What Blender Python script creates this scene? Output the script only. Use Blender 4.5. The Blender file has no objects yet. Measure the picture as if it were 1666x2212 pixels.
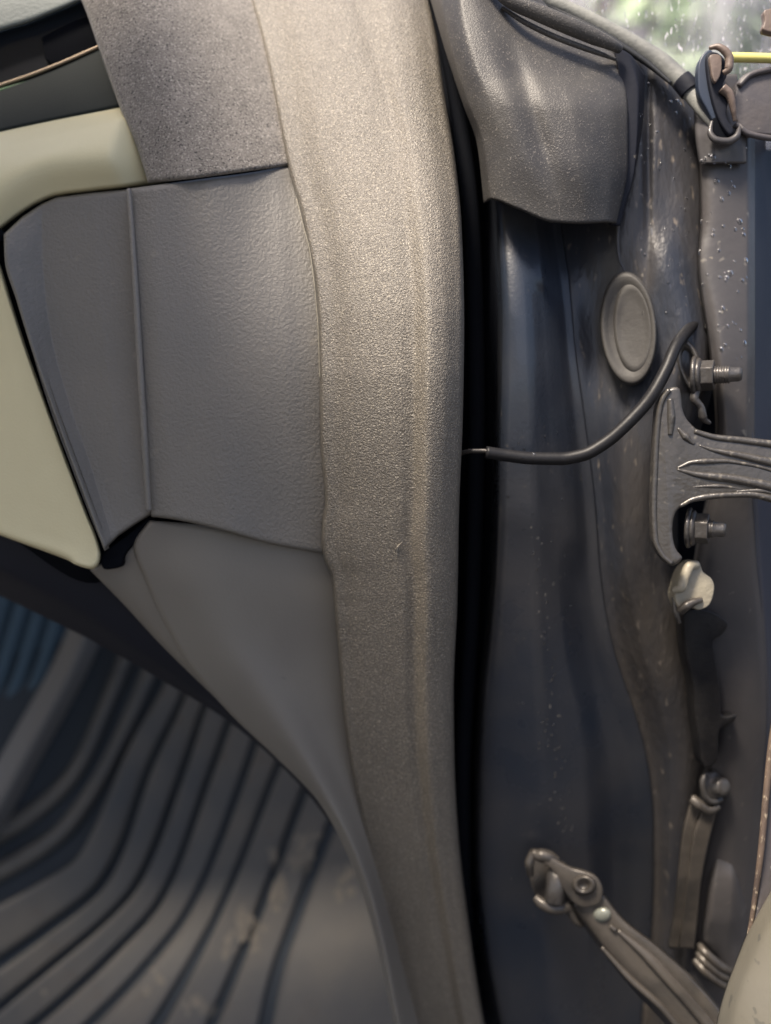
import bpy, bmesh, math, random
import numpy as np
from mathutils import Vector, Matrix
random.seed(7); np.random.seed(7)
S = bpy.context.scene; COL = S.collection
R = math.radians
# ---------------------------------------------------------------- camera
PITCH = R(12); CAM = Vector((0, -0.5, 1.05)); F = 2083.0
cam = bpy.data.cameras.new('camera'); co = bpy.data.objects.new('camera', cam); COL.objects.link(co)
co.location = CAM; co.rotation_euler = (math.pi/2 - PITCH, 0, 0); S.camera = co
cam.sensor_fit = 'VERTICAL'; cam.sensor_height = 24; cam.lens = 24*F/2212.0
cam.clip_start = 0.01; cam.clip_end = 500
cam.dof.use_dof = True; cam.dof.focus_distance = 0.495; cam.dof.aperture_fstop = cam.lens/10
# ---------------------------------------------------------------- world and sun
SUN_EL, SUN_AZ = R(64), R(-48)      # azimuth measured from straight behind the camera, minus = to its left
w = bpy.data.worlds.new('World'); S.world = w; w.use_nodes = True
nt = w.node_tree; nt.nodes.clear()
sky = nt.nodes.new('ShaderNodeTexSky'); sky.sky_type = 'NISHITA'; sky.sun_disc = False
sd = Vector((math.sin(SUN_AZ)*math.cos(SUN_EL), -math.cos(SUN_AZ)*math.cos(SUN_EL), math.sin(SUN_EL)))
sky.sun_elevation = SUN_EL; sky.sun_rotation = math.atan2(sd.x, sd.y)
sky.air_density = .8; sky.dust_density = 4.0; sky.ozone_density = .2
bg = nt.nodes.new('ShaderNodeBackground'); bg.inputs[1].default_value = 0.145
out = nt.nodes.new('ShaderNodeOutputWorld')
nt.links.new(sky.outputs[0], bg.inputs[0]); nt.links.new(bg.outputs[0], out.inputs[0])
sl = bpy.data.lights.new('sun', 'SUN'); sl.energy = 5.0; sl.angle = R(12); sl.color = (1, .88, .73)
so = bpy.data.objects.new('sun', sl); COL.objects.link(so); so.rotation_euler = sd.to_track_quat('Z', 'Y').to_euler()
S.view_settings.view_transform = 'Standard'; S.view_settings.look = 'None'
S.view_settings.exposure = 0.55; S.view_settings.gamma = 1
S.render.engine = 'CYCLES'; S.cycles.max_bounces = 8; S.cycles.transparent_max_bounces = 12
# ---------------------------------------------------------------- helpers
ROT = Matrix.Rotation(-PITCH, 3, 'X')
def P(u, v, t):
    """point seen in direction (u, v) at t millimetres behind the pillar's plane"""
    D = 0.5 + t/1000.0
    return CAM + ROT @ Vector(((u-833)/F*D, D, -(v-1106)/F*D))
def L2W(d): return (ROT @ Vector(d)).normalized()
def lerp(a, b, k): return a + (b-a)*k
def pchip(x, y, q):
    x = np.asarray(x, float); y = np.asarray(y, float); q = np.asarray(q, float)
    h = np.diff(x); h[h == 0] = 1e-9
    d = np.diff(y, axis=0)/(h[:, None] if y.ndim == 2 else h)
    n = len(x); m = np.zeros_like(y)
    if n == 2: m[:] = d[0]
    else:
        m[0] = d[0]; m[-1] = d[-1]
        hh = h[:, None] if y.ndim == 2 else h
        w1 = 2*hh[1:]+hh[:-1]; w2 = hh[1:]+2*hh[:-1]
        ok = d[:-1]*d[1:] > 0
        with np.errstate(divide='ignore', invalid='ignore'):
            mm = (w1+w2)/(w1/d[:-1]+w2/d[1:])
        m[1:-1] = np.where(ok, mm, 0)
    i = np.clip(np.searchsorted(x, q, side='right')-1, 0, n-2)
    s = (q-x[i])/h[i]; H = h[i]
    if y.ndim == 2: s = s[:, None]; H = H[:, None]
    return (y[i]*(1+2*s)*(1-s)**2 + m[i]*H*s*(1-s)**2 + y[i+1]*s*s*(3-2*s) + m[i+1]*H*s*s*(s-1))
def resample(pts, n, key='c', prm=None):
    a = np.array(pts, float)
    if key == 'v': k = a[:, 1].copy()
    elif key == 'u': k = a[:, 0].copy()
    else: k = np.r_[0, np.cumsum(np.hypot(*np.diff(a[:, :2], axis=0).T))]
    if k[-1] < k[0]: k = -k
    q = lerp(k[0], k[-1], np.linspace(0, 1, n) if prm is None else prm)
    return pchip(k, a, q)
def link(o, parent=None):
    COL.objects.link(o)
    if parent is not None: o.parent = parent; o.matrix_parent_inverse = Matrix.Translation(-parent.location)
    return o
def tag(o, label=None, cat=None, group=None, kind=None):
    if label: o['label'] = label
    if cat: o['category'] = cat
    if group: o['group'] = group
    if kind: o['kind'] = kind
    return o
def empty(name, loc, label, cat, group=None):
    o = bpy.data.objects.new(name, None); o.location = loc; o.empty_display_size = .01
    COL.objects.link(o); return tag(o, label, cat, group)
def build(name, verts, faces, m, parent=None, smooth=True):
    vs = [Vector(v) for v in verts]
    c = sum(vs, Vector())/len(vs)
    me = bpy.data.meshes.new(name); me.from_pydata([v-c for v in vs], [], faces); me.validate()
    if smooth: me.polygons.foreach_set('use_smooth', [True]*len(me.polygons))
    me.materials.append(m); o = bpy.data.objects.new(name, me); o.location = c
    return link(o, parent)
def loft(name, curves, m, parent=None, nu=60, nv=160, key='c', rnd=(0, 0, 0, 0), rw=14, thick=2.0, fn=None, knots=None, lin=False):
    """surface through traced curves; rnd = how far (mm) the first/last curve side and start/end edges roll back"""
    prm = np.linspace(0, 1, nv)
    C = np.array([resample(c, nv, key, prm) for c in curves])      # k, nv, 3
    k = np.linspace(0, 1, len(curves)) if knots is None else np.array(knots, float)
    if knots is None and len(curves) > 2:
        dd = np.hypot(*(np.diff(C[:, :, :2], axis=0).mean(axis=1)).T); k = np.r_[0, np.cumsum(dd)]; k = k/k[-1]
    q = np.linspace(0, 1, nu)
    if any(rnd): q = q - 0.06*np.sin(2*np.pi*q)/ (2*np.pi) * 8
    q = np.clip(q, 0, 1)
    G = np.zeros((nu, nv, 3))
    for j in range(nv):
        if lin:
            for a in range(3): G[:, j, a] = np.interp(q, k, C[:, j, a])
        else: G[:, j, :] = pchip(k, C[:, j, :], q)
    def seg(A): return np.hypot(A[..., 0], A[..., 1])
    du = np.concatenate([np.zeros((1, nv)), np.cumsum(seg(np.diff(G, axis=0)), axis=0)]); dv = np.concatenate([np.zeros((nu, 1)), np.cumsum(seg(np.diff(G, axis=1)), axis=1)], axis=1)
    for amt, dist in ((rnd[0], du), (rnd[1], du[-1:]-du), (rnd[2], dv), (rnd[3], dv[:, -1:]-dv)):
        if amt:
            x = np.clip(dist/rw, 0, 1); G[..., 2] += amt*(1-np.sqrt(np.maximum(0, 1-(1-x)**2)))
    if fn is not None: G[..., 2] += fn(G[..., 0], G[..., 1])
    V = [P(*G[i, j]) for i in range(nu) for j in range(nv)]
    Fs = [(i*nv+j, (i+1)*nv+j, (i+1)*nv+j+1, i*nv+j+1) for i in range(nu-1) for j in range(nv-1)]
    # orient towards the camera
    a, b, c2 = V[Fs[len(Fs)//2][0]], V[Fs[len(Fs)//2][1]], V[Fs[len(Fs)//2][2]]
    if (b-a).cross(c2-a).dot(CAM-a) < 0: Fs = [f[::-1] for f in Fs]
    o = build(name, V, Fs, m, parent)
    if thick:
        s = o.modifiers.new('thickness', 'SOLIDIFY'); s.thickness = thick/1000; s.offset = -1
    return o
def tube(name, pts, rad, m, parent=None, n=60, sides=14, raw=False, flat=1.0, ends=True):
    """round bar along traced points; rad in mm, number or list"""
    if raw: Q = [Vector(p) for p in pts]; k = np.linspace(0, 1, len(Q)); A = pchip(k, np.array(Q), np.linspace(0, 1, n)); A = [Vector(a) for a in A]
    else: A = [P(*p) for p in resample(pts, n)]
    rr = np.interp(np.linspace(0, 1, n), np.linspace(0, 1, len(rad)), rad) if isinstance(rad, (list, tuple)) else np.full(n, rad)
    V = []; Fs = []; up = (CAM-A[0]).normalized()
    for i, a in enumerate(A):
        d = (A[min(i+1, n-1)]-A[max(i-1, 0)]).normalized()
        s = d.cross(up).normalized(); q = s.cross(d).normalized()
        for j in range(sides):
            an = 2*math.pi*j/sides
            V.append(a + (s*math.cos(an) + q*math.sin(an)*flat)*rr[i]/1000)
    for i in range(n-1):
        for j in range(sides):
            Fs.append((i*sides+j, i*sides+(j+1) % sides, (i+1)*sides+(j+1) % sides, (i+1)*sides+j))
    if ends: Fs.append(tuple(range(sides))[::-1]); Fs.append(tuple((n-1)*sides+j for j in range(sides)))
    return build(name, V, Fs, m, parent)
def smooth_outline(pts, n):
    a = np.array(pts+[pts[0]], float); m = len(pts); outp = []
    for i in range(m):
        p0, p1, p2, p3 = a[(i-1) % m], a[i], a[(i+1) % m], a[(i+2) % m]
        for s in np.linspace(0, 1, n, endpoint=False):
            outp.append(0.5*((2*p1)+(-p0+p2)*s+(2*p0-5*p1+4*p2-p3)*s*s+(-p0+3*p1-3*p2+p3)*s**3))
    return outp
def plate(name, outline, t, thick, m, parent=None, bev=1.0, n=4, tf=None, smooth=True, dirn=None):
    """a solid plate: traced outline, front face t (mm), given thickness and bevelled rim"""
    o2 = smooth_outline(outline, n) if n > 1 else [np.array(p, float) for p in outline]
    f = tf or (lambda u, v: t)
    fr = [P(p[0], p[1], f(p[0], p[1])) for p in o2]
    back = L2W(dirn or (0, 1, 0))*thick/1000
    me = bpy.data.meshes.new(name); bm = bmesh.new(); c = sum(fr, Vector())/len(fr)
    vs = [bm.verts.new(p-c) for p in fr]; fc = bm.faces.new(vs)
    ex = bmesh.ops.extrude_face_region(bm, geom=[fc])
    bmesh.ops.translate(bm, vec=back, verts=[g for g in ex['geom'] if isinstance(g, bmesh.types.BMVert)])
    bmesh.ops.recalc_face_normals(bm, faces=bm.faces[:])
    bm.to_mesh(me); bm.free(); me.materials.append(m)
    o = bpy.data.objects.new(name, me); o.location = c; link(o, parent)
    if bev:
        b = o.modifiers.new('bevel', 'BEVEL'); b.width = bev/1000; b.segments = 3; b.limit_method = 'ANGLE'; b.angle_limit = R(50); b.use_clamp_overlap = True
    me.polygons.foreach_set('use_smooth', [smooth]*len(me.polygons))
    return o
def lathe(name, base, axis, prof, m, parent=None, sides=28, squash=None, smooth=True, spin=0):
    """prof = [(distance along axis mm, radius mm)]; base = world point, axis = view-aligned direction"""
    ax = L2W(axis); s = ax.cross(Vector((0.13, .2, 1))).normalized(); q = s.cross(ax)
    V = []; Fs = []
    for h, r in prof:
        for j in range(sides):
            an = 2*math.pi*j/sides+spin
            V.append(base + ax*h/1000 + (s*math.cos(an)+q*math.sin(an))*max(r, .001)/1000)
    for i in range(len(prof)-1):
        for j in range(sides):
            Fs.append((i*sides+j, (i+1)*sides+j, (i+1)*sides+(j+1) % sides, i*sides+(j+1) % sides))
    Fs.append(tuple(range(sides))); Fs.append(tuple((len(prof)-1)*sides+j for j in range(sides))[::-1])
    o = build(name, V, Fs, m, parent, smooth)
    if not smooth:
        b = o.modifiers.new('bevel', 'BEVEL'); b.width = .0005; b.segments = 2; b.limit_method = 'ANGLE'; b.angle_limit = R(30)
    return o
# ---------------------------------------------------------------- materials
def mat(name, col, rough=.5, grain=(), col2=None, cscale=40, cdet=4, camt=(.35, .65), speck=None, metal=0, spec=.5, coat=0, sheen=0, stretch=(1, 1, 1), wear=None, rvar=0):
    """grain = [(feature size mm, bump depth mm, 'noise' | 'cells')]; col2 mixes in by noise; speck = (size mm, colour, low, high)"""
    m = bpy.data.materials.new(name); m.use_nodes = True; n = m.node_tree.nodes; l = m.node_tree.links
    b = n['Principled BSDF']; b.inputs['Roughness'].default_value = rough; b.inputs['Metallic'].default_value = metal
    b.inputs['Specular IOR Level'].default_value = spec; b.inputs['Coat Weight'].default_value = coat
    b.inputs['Coat Roughness'].default_value = .46 if coat > .2 else .05; b.inputs['Sheen Weight'].default_value = sheen; b.inputs['Sheen Roughness'].default_value = .4
    tc = n.new('ShaderNodeTexCoord'); mp = n.new('ShaderNodeMapping'); mp.inputs['Scale'].default_value = stretch
    l.new(tc.outputs['Object'], mp.inputs[0]); vec = mp.outputs[0]
    def noise(scale, det=3, ro=.55):
        t = n.new('ShaderNodeTexNoise'); t.inputs['Scale'].default_value = scale; t.inputs['Detail'].default_value = det; t.inputs['Roughness'].default_value = ro
        l.new(vec, t.inputs['Vector']); return t.outputs[0]
    def ramp(src, lo, hi):
        t = n.new('ShaderNodeMapRange'); t.inputs[1].default_value = lo; t.inputs[2].default_value = hi; t.clamp = True
        l.new(src, t.inputs[0]); return t.outputs[0]
    def mix(fac, a, c):
        t = n.new('ShaderNodeMix'); t.data_type = 'RGBA'
        l.new(fac, t.inputs[0])
        if isinstance(a, tuple): t.inputs[6].default_value = (*a, 1)
        else: l.new(a, t.inputs[6])
        t.inputs[7].default_value = (*c, 1); return t.outputs[2]
    cur = tuple(col)
    if col2: cur = mix(ramp(noise(cscale, cdet), *camt), cur, col2)
    if speck:
        for sp in (speck if isinstance(speck, list) else [speck]):
            cur = mix(ramp(noise(1000/sp[0], 2), sp[2], sp[3]), cur, sp[1])
    if wear: cur = mix(ramp(noise(wear[0], 6, .7), wear[2], wear[3]), cur, wear[1])
    if isinstance(cur, tuple): b.inputs['Base Color'].default_value = (*cur, 1)
    else: l.new(cur, b.inputs['Base Color'])
    if rvar:
        t = n.new('ShaderNodeMapRange'); t.inputs[1].default_value = .3; t.inputs[2].default_value = .7
        t.inputs[3].default_value = rough-rvar; t.inputs[4].default_value = rough+rvar
        l.new(noise(cscale*2, 4), t.inputs[0]); l.new(t.outputs[0], b.inputs['Roughness'])
    nrm = None
    for size, depth, kind in grain:
        if kind == 'cells':
            t = n.new('ShaderNodeTexVoronoi'); t.feature = 'SMOOTH_F1'; t.inputs['Scale'].default_value = 1000/size
            l.new(vec, t.inputs['Vector']); src = t.outputs[0]
        else: src = noise(1000/size, 2)
        bp = n.new('ShaderNodeBump'); bp.inputs['Distance'].default_value = depth/1000; bp.inputs['Strength'].default_value = 1
        l.new(src, bp.inputs['Height'])
        if nrm is not None: l.new(nrm, bp.inputs['Normal'])
        nrm = bp.outputs[0]
    if nrm is not None: l.new(nrm, b.inputs['Normal'])
    if nrm is not None and coat > .2: l.new(nrm, b.inputs['Coat Normal'])
    return m
M = {}
M['strip'] = mat('grained_rubber', (.142, .124, .100), .42, [(1.0, .75, 'noise'), (.5, .25, 'noise')], (.17, .148, .12), 18, speck=[(.8, (.42, .37, .29), .54, .68), (.9, (.07, .06, .05), .58, .72)], spec=1.0, coat=.28)  # pale specks also paint the sparkle of the grain into the colour
M['sail'] = mat('fine_grained_rubber', (.052, .051, .054), .42, [(.9, .26, 'noise'), (.5, .12, 'noise')], (.09, .086, .082), 25, speck=(.9, (.24, .22, .20), .60, .74), spec=.4)
M['panel'] = mat('grey_grained_plastic', (.20, .19, .175), .46, [(1.7, .55, 'noise'), (.8, .15, 'noise')], (.225, .21, .19), 14, speck=(14, (.26, .24, .21), .68, .78))
M['panel_low'] = mat('grey_smooth_plastic', (.20, .185, .165), .55, [(1.5, .1, 'noise')], (.22, .205, .18), 12, speck=(16, (.12, .115, .11), .72, .80))
M['cloth'] = mat('fuzzy_grey_cloth', (.20, .185, .17), .9, [(1.1, .8, 'noise')], (.26, .24, .22), 60, speck=[(1.2, (.42, .39, .36), .53, .68), (1.3, (.05, .046, .05), .56, .70)], sheen=.5, spec=.2)
M['cream'] = mat('cream_plastic', (.80, .73, .47), .5, [(1.2, .12, 'noise')], (.84, .77, .50), 20)
M['dash_dark'] = mat('dark_green_grey_plastic', (.016, .022, .022), .65, [(1.5, .08, 'noise')], spec=.2)
M['dash_top'] = mat('dash_top_plastic', (.16, .185, .18), .6, [(2.0, .35, 'noise')])
M['gloss_black'] = mat('gloss_black', (.008, .010, .016), .16, coat=.3)
M['black'] = mat('black_gap', (.004, .005, .008), .8, spec=.08)
M['brass'] = mat('pale_brass', (.42, .33, .24), .35, metal=.4)
M['green'] = mat('green_trim', (.05, .14, .05), .4)
M['navy'] = mat('navy_paint', (.024, .031, .046), .30, [(2.2, .12, 'noise')], (.052, .052, .057), 9, speck=[(5, (.09, .085, .08), .70, .80)], coat=.15, rvar=.06)
M['dusty'] = mat('dusty_paint', (.085, .078, .072), .5, [(2.5, .35, 'noise')], (.05, .052, .06), 30, 6, (.4, .62), speck=[(4, (.20, .17, .14), .66, .80)], stretch=(1, 1, .35), rvar=.1)
M['pillar'] = mat('brown_dust_paint', (.027, .031, .042), .34, [(3, .5, 'noise')], (.088, .075, .062), 13, 8, (.42, .72), speck=[(4, (.18, .155, .13), .64, .78)], stretch=(1, 1, .3))
M['door'] = mat('door_inner_paint', (.072, .066, .066), .40, [(9, .3, 'noise')], (.055, .053, .056), 12, speck=[(7, (.19, .175, .155), .68, .78)], coat=.1, rvar=.05)
M['deep'] = mat('deep_navy_paint', (.035, .043, .066), .35, [(3, .06, 'noise')], (.045, .05, .07), 10)
M['plug'] = mat('dusty_plug', (.042, .039, .037), .62, [(3, .2, 'noise')], (.065, .062, .058), 30)
M['rubber'] = mat('black_rubber', (.022, .024, .028), .45, [(2, .1, 'noise')])
M['cable'] = mat('cable_sheath', (.014, .014, .016), .45, [(3, .12, 'noise')], spec=.3)
M['cast'] = mat('painted_cast_metal', (.070, .064, .058), .32, [(6, .6, 'noise'), (1.6, .12, 'noise')], (.07, .066, .064), 50, 5, speck=[(5, (.20, .18, .15), .62, .76)], spec=.8, metal=.25)
M['bolt'] = mat('dirty_bolt_metal', (.075, .068, .063), .36, [(2, .3, 'noise')], (.10, .096, .095), 120, 4, metal=.45, spec=.7)
M['steel'] = mat('greasy_strap_metal', (.10, .088, .076), .34, [(5, .2, 'noise')], (.055, .05, .046), 35, 5, (.4, .62), metal=.3, spec=.6)
M['bright'] = mat('pale_rivet', (.27, .28, .24), .3, metal=.3)
M['beige'] = mat('beige_wax', (.33, .30, .23), .42, [(4, .5, 'noise')], (.30, .27, .21), 60)
M['harness'] = mat('black_tape', (.009, .009, .011), .55, [(3, .35, 'noise')], (.018, .017, .017), 60, spec=.25)
M['rust'] = mat('rusty_edge', (.16, .115, .085), .6, [(2, .4, 'noise')], (.07, .052, .045), 50, 5, speck=[(2, (.33, .27, .2), .58, .7)], stretch=(1, 1, .5))
M['dust_door'] = mat('dusty_beige_paint', (.155, .142, .112), .5, [(6, .15, 'noise')], (.16, .15, .125), 18, speck=[(9, (.115, .11, .095), .64, .67)])
M['seal'] = mat('weathered_grey_rubber', (.27, .275, .255), .55, [(2.5, .3, 'noise')], (.15, .155, .155), 40, 5, speck=[(3, (.33, .33, .30), .68, .8)])
M['yellow'] = mat('yellow_plastic', (.80, .74, .25), .4)
M['plate'] = mat('charcoal_plate', (.075, .07, .078), .45, [(4, .3, 'noise')], (.09, .08, .08), 40, speck=[(4, (.24, .22, .2), .70, .78)])
M['clip'] = mat('blue_grey_clip', (.03, .042, .07), .4)
M['clip2'] = mat('brown_clip', (.17, .13, .11), .4, [(3, .3, 'noise')])
M['mat'] = mat('rubber_mat', (.105, .103, .10), .55, [(4, .3, 'noise')], (.145, .132, .115), 14, speck=[(30, (.13, .11, .09), .66, .78)])
M['mat_groove_shade'] = mat('rubber_mat_groove_shade', (.05, .06, .073), .7, [(4, .2, 'noise')], spec=.2)  # same mat rubber, groove shade put into a darker bluish colour
M['carpet'] = mat('blue_carpet', (.07, .12, .17), .8, [(2, .6, 'noise')])
M['sill'] = mat('grey_sill', (.20, .185, .17), .6)
M['dark_trim'] = mat('dark_trim', (.015, .017, .026), .6, [(2, .1, 'noise')], spec=.2)
# ================================================================ weather seal trim running down the opening
def B(v):
    v = np.asarray(v, float)
    return 76*np.clip((700-v)/700, 0, 1.2)**1.6 + 165*np.clip((v-780)/1432, 0, 1.2)**1.5
LE = [(505, -90), (540, 0), (573, 120), (603, 270), (624, 370), (648, 450), (663, 520), (684, 650), (690, 800), (692, 950), (702, 1090), (693, 1150), (700, 1205), (716, 1245), (724, 1330), (733, 1430), (743, 1550), (762, 1680), (790, 1810), (836, 2010), (884, 2212), (908, 2300)]
RE = [(905, -90), (932, 0), (960, 200), (984, 350), (998, 500), (1003, 700), (1000, 900), (992, 1100), (988, 1300), (980, 1500), (982, 1650), (990, 1800), (1012, 1990), (1046, 2212), (1066, 2300)]
vv = np.linspace(-90, 2300, 60)
le = pchip([p[1] for p in LE], [p[0] for p in LE], vv); re_ = pchip([p[1] for p in RE], [p[0] for p in RE], vv)
prof_v = [-90, 250, 600, 1000, 1350, 1800, 2300]
prof = {0: [14]*7, .02: [7, 7, 5, 3, 2, 2, 2], .10: [5, 5, 3.5, 1.5, 0, -.5, 0], .24: [-3, -3, -3, -3.5, -4, -4, -3], .40: [-8.5, -8, -7.5, -7, -6.5, -6, -5],
        .56: [-10.5, -10, -9.7, -9, -8.2, -7.2, -6.5], .645: [-10, -10, -9.2, -8.0, -6.8, -5.8, -5.4], .76: [-14.5, -14.5, -15, -14.6, -13.6, -12, -10.5], .85: [-12.5, -12.5, -12.6, -12, -11, -9.5, -8.3],
        .94: [-5.5]*7, .985: [0]*7, 1.0: [8]*7, .97: [26]*7}
cs = []
for f in (0, .02, .10, .24, .40, .56, .645, .76, .85, .94, .985, 1.0, .97):
    tt = pchip(prof_v, prof[f], vv)
    wob = .2*np.sin(vv/130+f*5)*(f > .2)
    cs.append([(lerp(a, b, f), v, t+float(B(v))+w_) for a, b, v, t, w_ in zip(le, re_, vv, tt, wob)])
def fs(u, v):   # soft folds near the top and a pinch at the panel joint
    return 1.0*np.exp(-((u-(770+.33*v))/14)**2)*np.clip((650-v)/500, 0, 1) + .35*np.exp(-((v-1305)/10)**2)*np.exp(-((u-760)/60)**2)
o = loft('weather_seal', cs, M['strip'], nu=150, nv=420, key='v', fn=fs, thick=1.2, knots=[0, .02, .09, .21, .35, .48, .56, .66, .74, .83, .89, .93, 1.0])
tag(o, 'thick grained taupe rubber seal trim running from top to bottom through the middle', 'rubber trim')
for pts, rd in (([(868, 1172, 0), (860, 1180, 0), (857, 1192, 0), (859, 1200, 0)], .5),):
    tube('scuff', [(u, v, -9.6+float(B(v))+.3) for u, v, _ in pts], [.1, rd, .1], mat('scuff', (.45, .40, .32), .6), o, n=16, sides=8)
# rubber bulb of the seal deep in the gap, by the black liner that paints its shade
o = tube('inner_seal', [(925, -80, 72), (985, 200, 62), (1020, 500, 62), (1030, 900, 62), (1020, 1300, 85), (1000, 1700, 125), (1005, 2000, 165), (1050, 2300, 205)], 5, M['black'], n=120)
tag(o, 'black inner rubber seal hidden in the dark gap beside the taupe trim', 'seal')
# ================================================================ unseen car roof, added to shade the interior and the lower seal
rf = empty('shade_roof', Vector((-.8, -1.2, 1.5)), 'added unseen roof panel above the interior, placed to shade the dashboard and lower seal', 'shade roof')
def slab(name, c, sx, sy, sz, m, parent, rnd_=.03):
    me = bpy.data.meshes.new(name); bm = bmesh.new(); bmesh.ops.create_cube(bm, size=1)
    for v_ in bm.verts: v_.co = Vector((v_.co.x*sx, v_.co.y*sy, v_.co.z*sz))
    bmesh.ops.bevel(bm, geom=bm.edges[:], offset=rnd_, segments=4, affect='EDGES'); bm.to_mesh(me); bm.free(); me.materials.append(m)
    o_ = bpy.data.objects.new(name, me); o_.location = c; return link(o_, parent)
slab('shade_slab', Vector((-.94, -1.15, 1.52)), 1.36, 2.3, .05, M['cream'], rf, .02)
slab('shade_rail', Vector((-.255, -1.15, 1.53)), .06, 2.3, .07, M['navy'], rf, .02)
# ================================================================ interior side panel
sp = empty('side_panel', P(480, 1160, 16), 'flat grey grained plastic end panel between the dash pocket and the taupe seal', 'panel')
H = lambda v: .45*float(B(v))
def hc(pts, t, k=.45): return [(u, v, t+k*float(B(v))) for u, v in pts]
def spf(u, v):
    return -.35*np.exp(-((u-(618+(v-700)*.06))/18)**2)*np.clip((1150-v)/150,0,1) + .5*np.sin(u/90+v/300)
loft('face', [hc([(281, 407), (289, 560), (301, 760), (312, 930), (327, 1116)], 15), hc([(340, 399), (350, 760), (385, 1124)], 12),
     hc([(440, 386), (450, 760), (480, 1146)], 11.5), hc([(545, 372), (560, 760), (580, 1174)], 12, .75), hc([(650, 352), (680, 500), (700, 760), (705, 1000), (730, 1202)], 17, 1.0)],
     M['panel'], sp, nu=100, nv=160, key='v', rnd=(3, 0, 2.5, 2), rw=10, fn=spf, thick=3)
tube('bead', hc([(279, 409), (284, 480), (290, 570), (300, 740), (311, 920), (322, 1105)], 12.5), [1.3, 1.5, 1.7, 1.8, 1.7, 1.5], M['panel'], sp, n=80)
tube('retaining_lip', [(u+1, v, 5+float(B(v))) for u, v in [(640, 430), (655, 490), (668, 540), (681, 640), (687, 720), (690, 820)]], .28, M['beige'], sp, n=50)
# fuzzy cloth pad
o = loft('cloth_pad', [hc([(120, -90), (175, 0), (215, 110), (262, 240), (296, 320), (320, 396)], 17), hc([(250, -90), (290, 0), (330, 140), (370, 260), (415, 386)], 6),
     hc([(390, -90), (420, 0), (460, 140), (490, 260), (520, 372)], 6, .7), hc([(520, -90), (575, 0), (610, 140), (640, 260), (655, 354)], 17, 1.0)],
     M['cloth'], nu=90, nv=110, key='v', rnd=(6, 0, 0, 3), rw=13, thick=4)
tag(o, 'fuzzy speckled grey cloth covered pillar pad above the grey side panel', 'pillar pad')
# ================================================================ dashboard
da = empty('dashboard', P(60, 1200, 60), 'dashboard end with cream trim, a grey pocket and a black glossy strip', 'dashboard')
edgeB = [(-90, 106), (0, 68), (60, 50), (120, 26), (185, -2), (280, -40)]
edgeC = [(-90, 220), (0, 189), (60, 168), (120, 145), (212, 104), (320, 52)]
edgeD = [(-90, 300), (0, 277), (130, 250), (265, 224), (340, 206)]
def z3(pts, t): return [(u, v, t) for u, v in pts]
loft('top_pad', [z3([(-90, -120), (300, -120)], 95), z3([(-90, 0), (300, -85)], 62), z3(edgeB, 56)], M['dash_top'], da, nu=40, nv=50, rnd=(0, 4, 0, 0), rw=16)
loft('gloss_strip', [z3(edgeB, 66), z3(edgeC, 66)], M['gloss_black'], da, nu=20, nv=40, thick=3)
plate('dark_recess', [(92, 90), (100, 74), (190, 34), (212, 60), (222, 96), (112, 138)], 63.5, 2, M['black'], da, .6, 3)  # black plate set proud; the dark of the recess is its colour
tube('brass_trim', z3([(-80, 212), (0, 184), (60, 164), (120, 141), (215, 100)], 61), .9, M['brass'], da)
tube('green_trim', z3([(-80, 226), (0, 197), (50, 181), (110, 160), (160, 139)], 61), [1.3, 1.3, .7, .25], M['green'], da)
loft('lower_fascia', [z3([(a, b+6) for a, b in edgeC], 60), z3([(a, b+4) for a, b in edgeD], 48)], M['dash_dark'], da, nu=20, nv=40, thick=3)
loft('cream_trim', [z3(edgeD, 52), z3([(-90, 345), (0, 325), (140, 290), (250, 266)], 33)+[(300, 258, 44), (350, 250, 60)], z3([(-90, 450), (0, 400), (110, 350), (230, 336)], 24)+[(285, 330, 34), (360, 320, 60)], z3([(-90, 565), (0, 497), (40, 466), (82, 440), (120, 425), (200, 414), (260, 407)], 34)+[(310, 400, 40), (390, 388, 60)]],
     M['cream'], da, nu=70, nv=80, rnd=(3, 5, 0, 0), rw=12, thick=4)
RB = [(-40, 470), (2, 575), (25, 650), (60, 760), (103, 880), (150, 1010), (190, 1115), (212, 1172), (218, 1200), (214, 1218), (200, 1230), (180, 1226), (160, 1218)]
loft('cream_end_trim', [z3([(-120, 470), (-120, 1112)], 75), z3([(-70, 470), (10, 1160)], 46), z3([(-60, 470), (-5, 640), (60, 860), (130, 1070), (165, 1180), (150, 1212)], 32), [(a, b, 30) for a, b in RB]],
     M['cream'], da, nu=60, nv=110, rnd=(0, 8, 0, 4), rw=11, thick=4)
loft('pocket', [[(a, b, t) for a, b, t in [(8, 506, 22), (10, 560, 19), (36, 650, 19), (70, 760, 19), (112, 880, 19), (160, 1012, 19), (200, 1120, 20), (226, 1190, 22)]],
     [(a, b, t) for a, b, t in [(48, 468, 27), (50, 560, 24), (76, 700, 24), (125, 880, 24), (168, 1000, 24), (234, 1180, 25)]],
     [(a, b, t) for a, b, t in [(90, 440, 30), (92, 560, 30), (106, 700, 30), (152, 880, 30), (194, 1000, 30), (244, 1170, 28)]],
     [(a, b, t) for a, b, t in [(122, 426, 30), (116, 560, 30), (130, 700, 30), (174, 880, 30), (214, 1010, 30), (256, 1158, 29)]],
     [(a, b, t) for a, b, t in [(200, 416, 30), (220, 700, 29), (245, 900, 29), (288, 1136, 30)]],
     [(a, b, t) for a, b, t in [(284, 408, 31), (300, 760, 31), (314, 930, 31), (326, 1112, 31)]]],
     M['panel'], da, nu=110, nv=140, key='v', rnd=(4, 0, 4, 3), rw=10, thick=3, lin=True)
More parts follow.
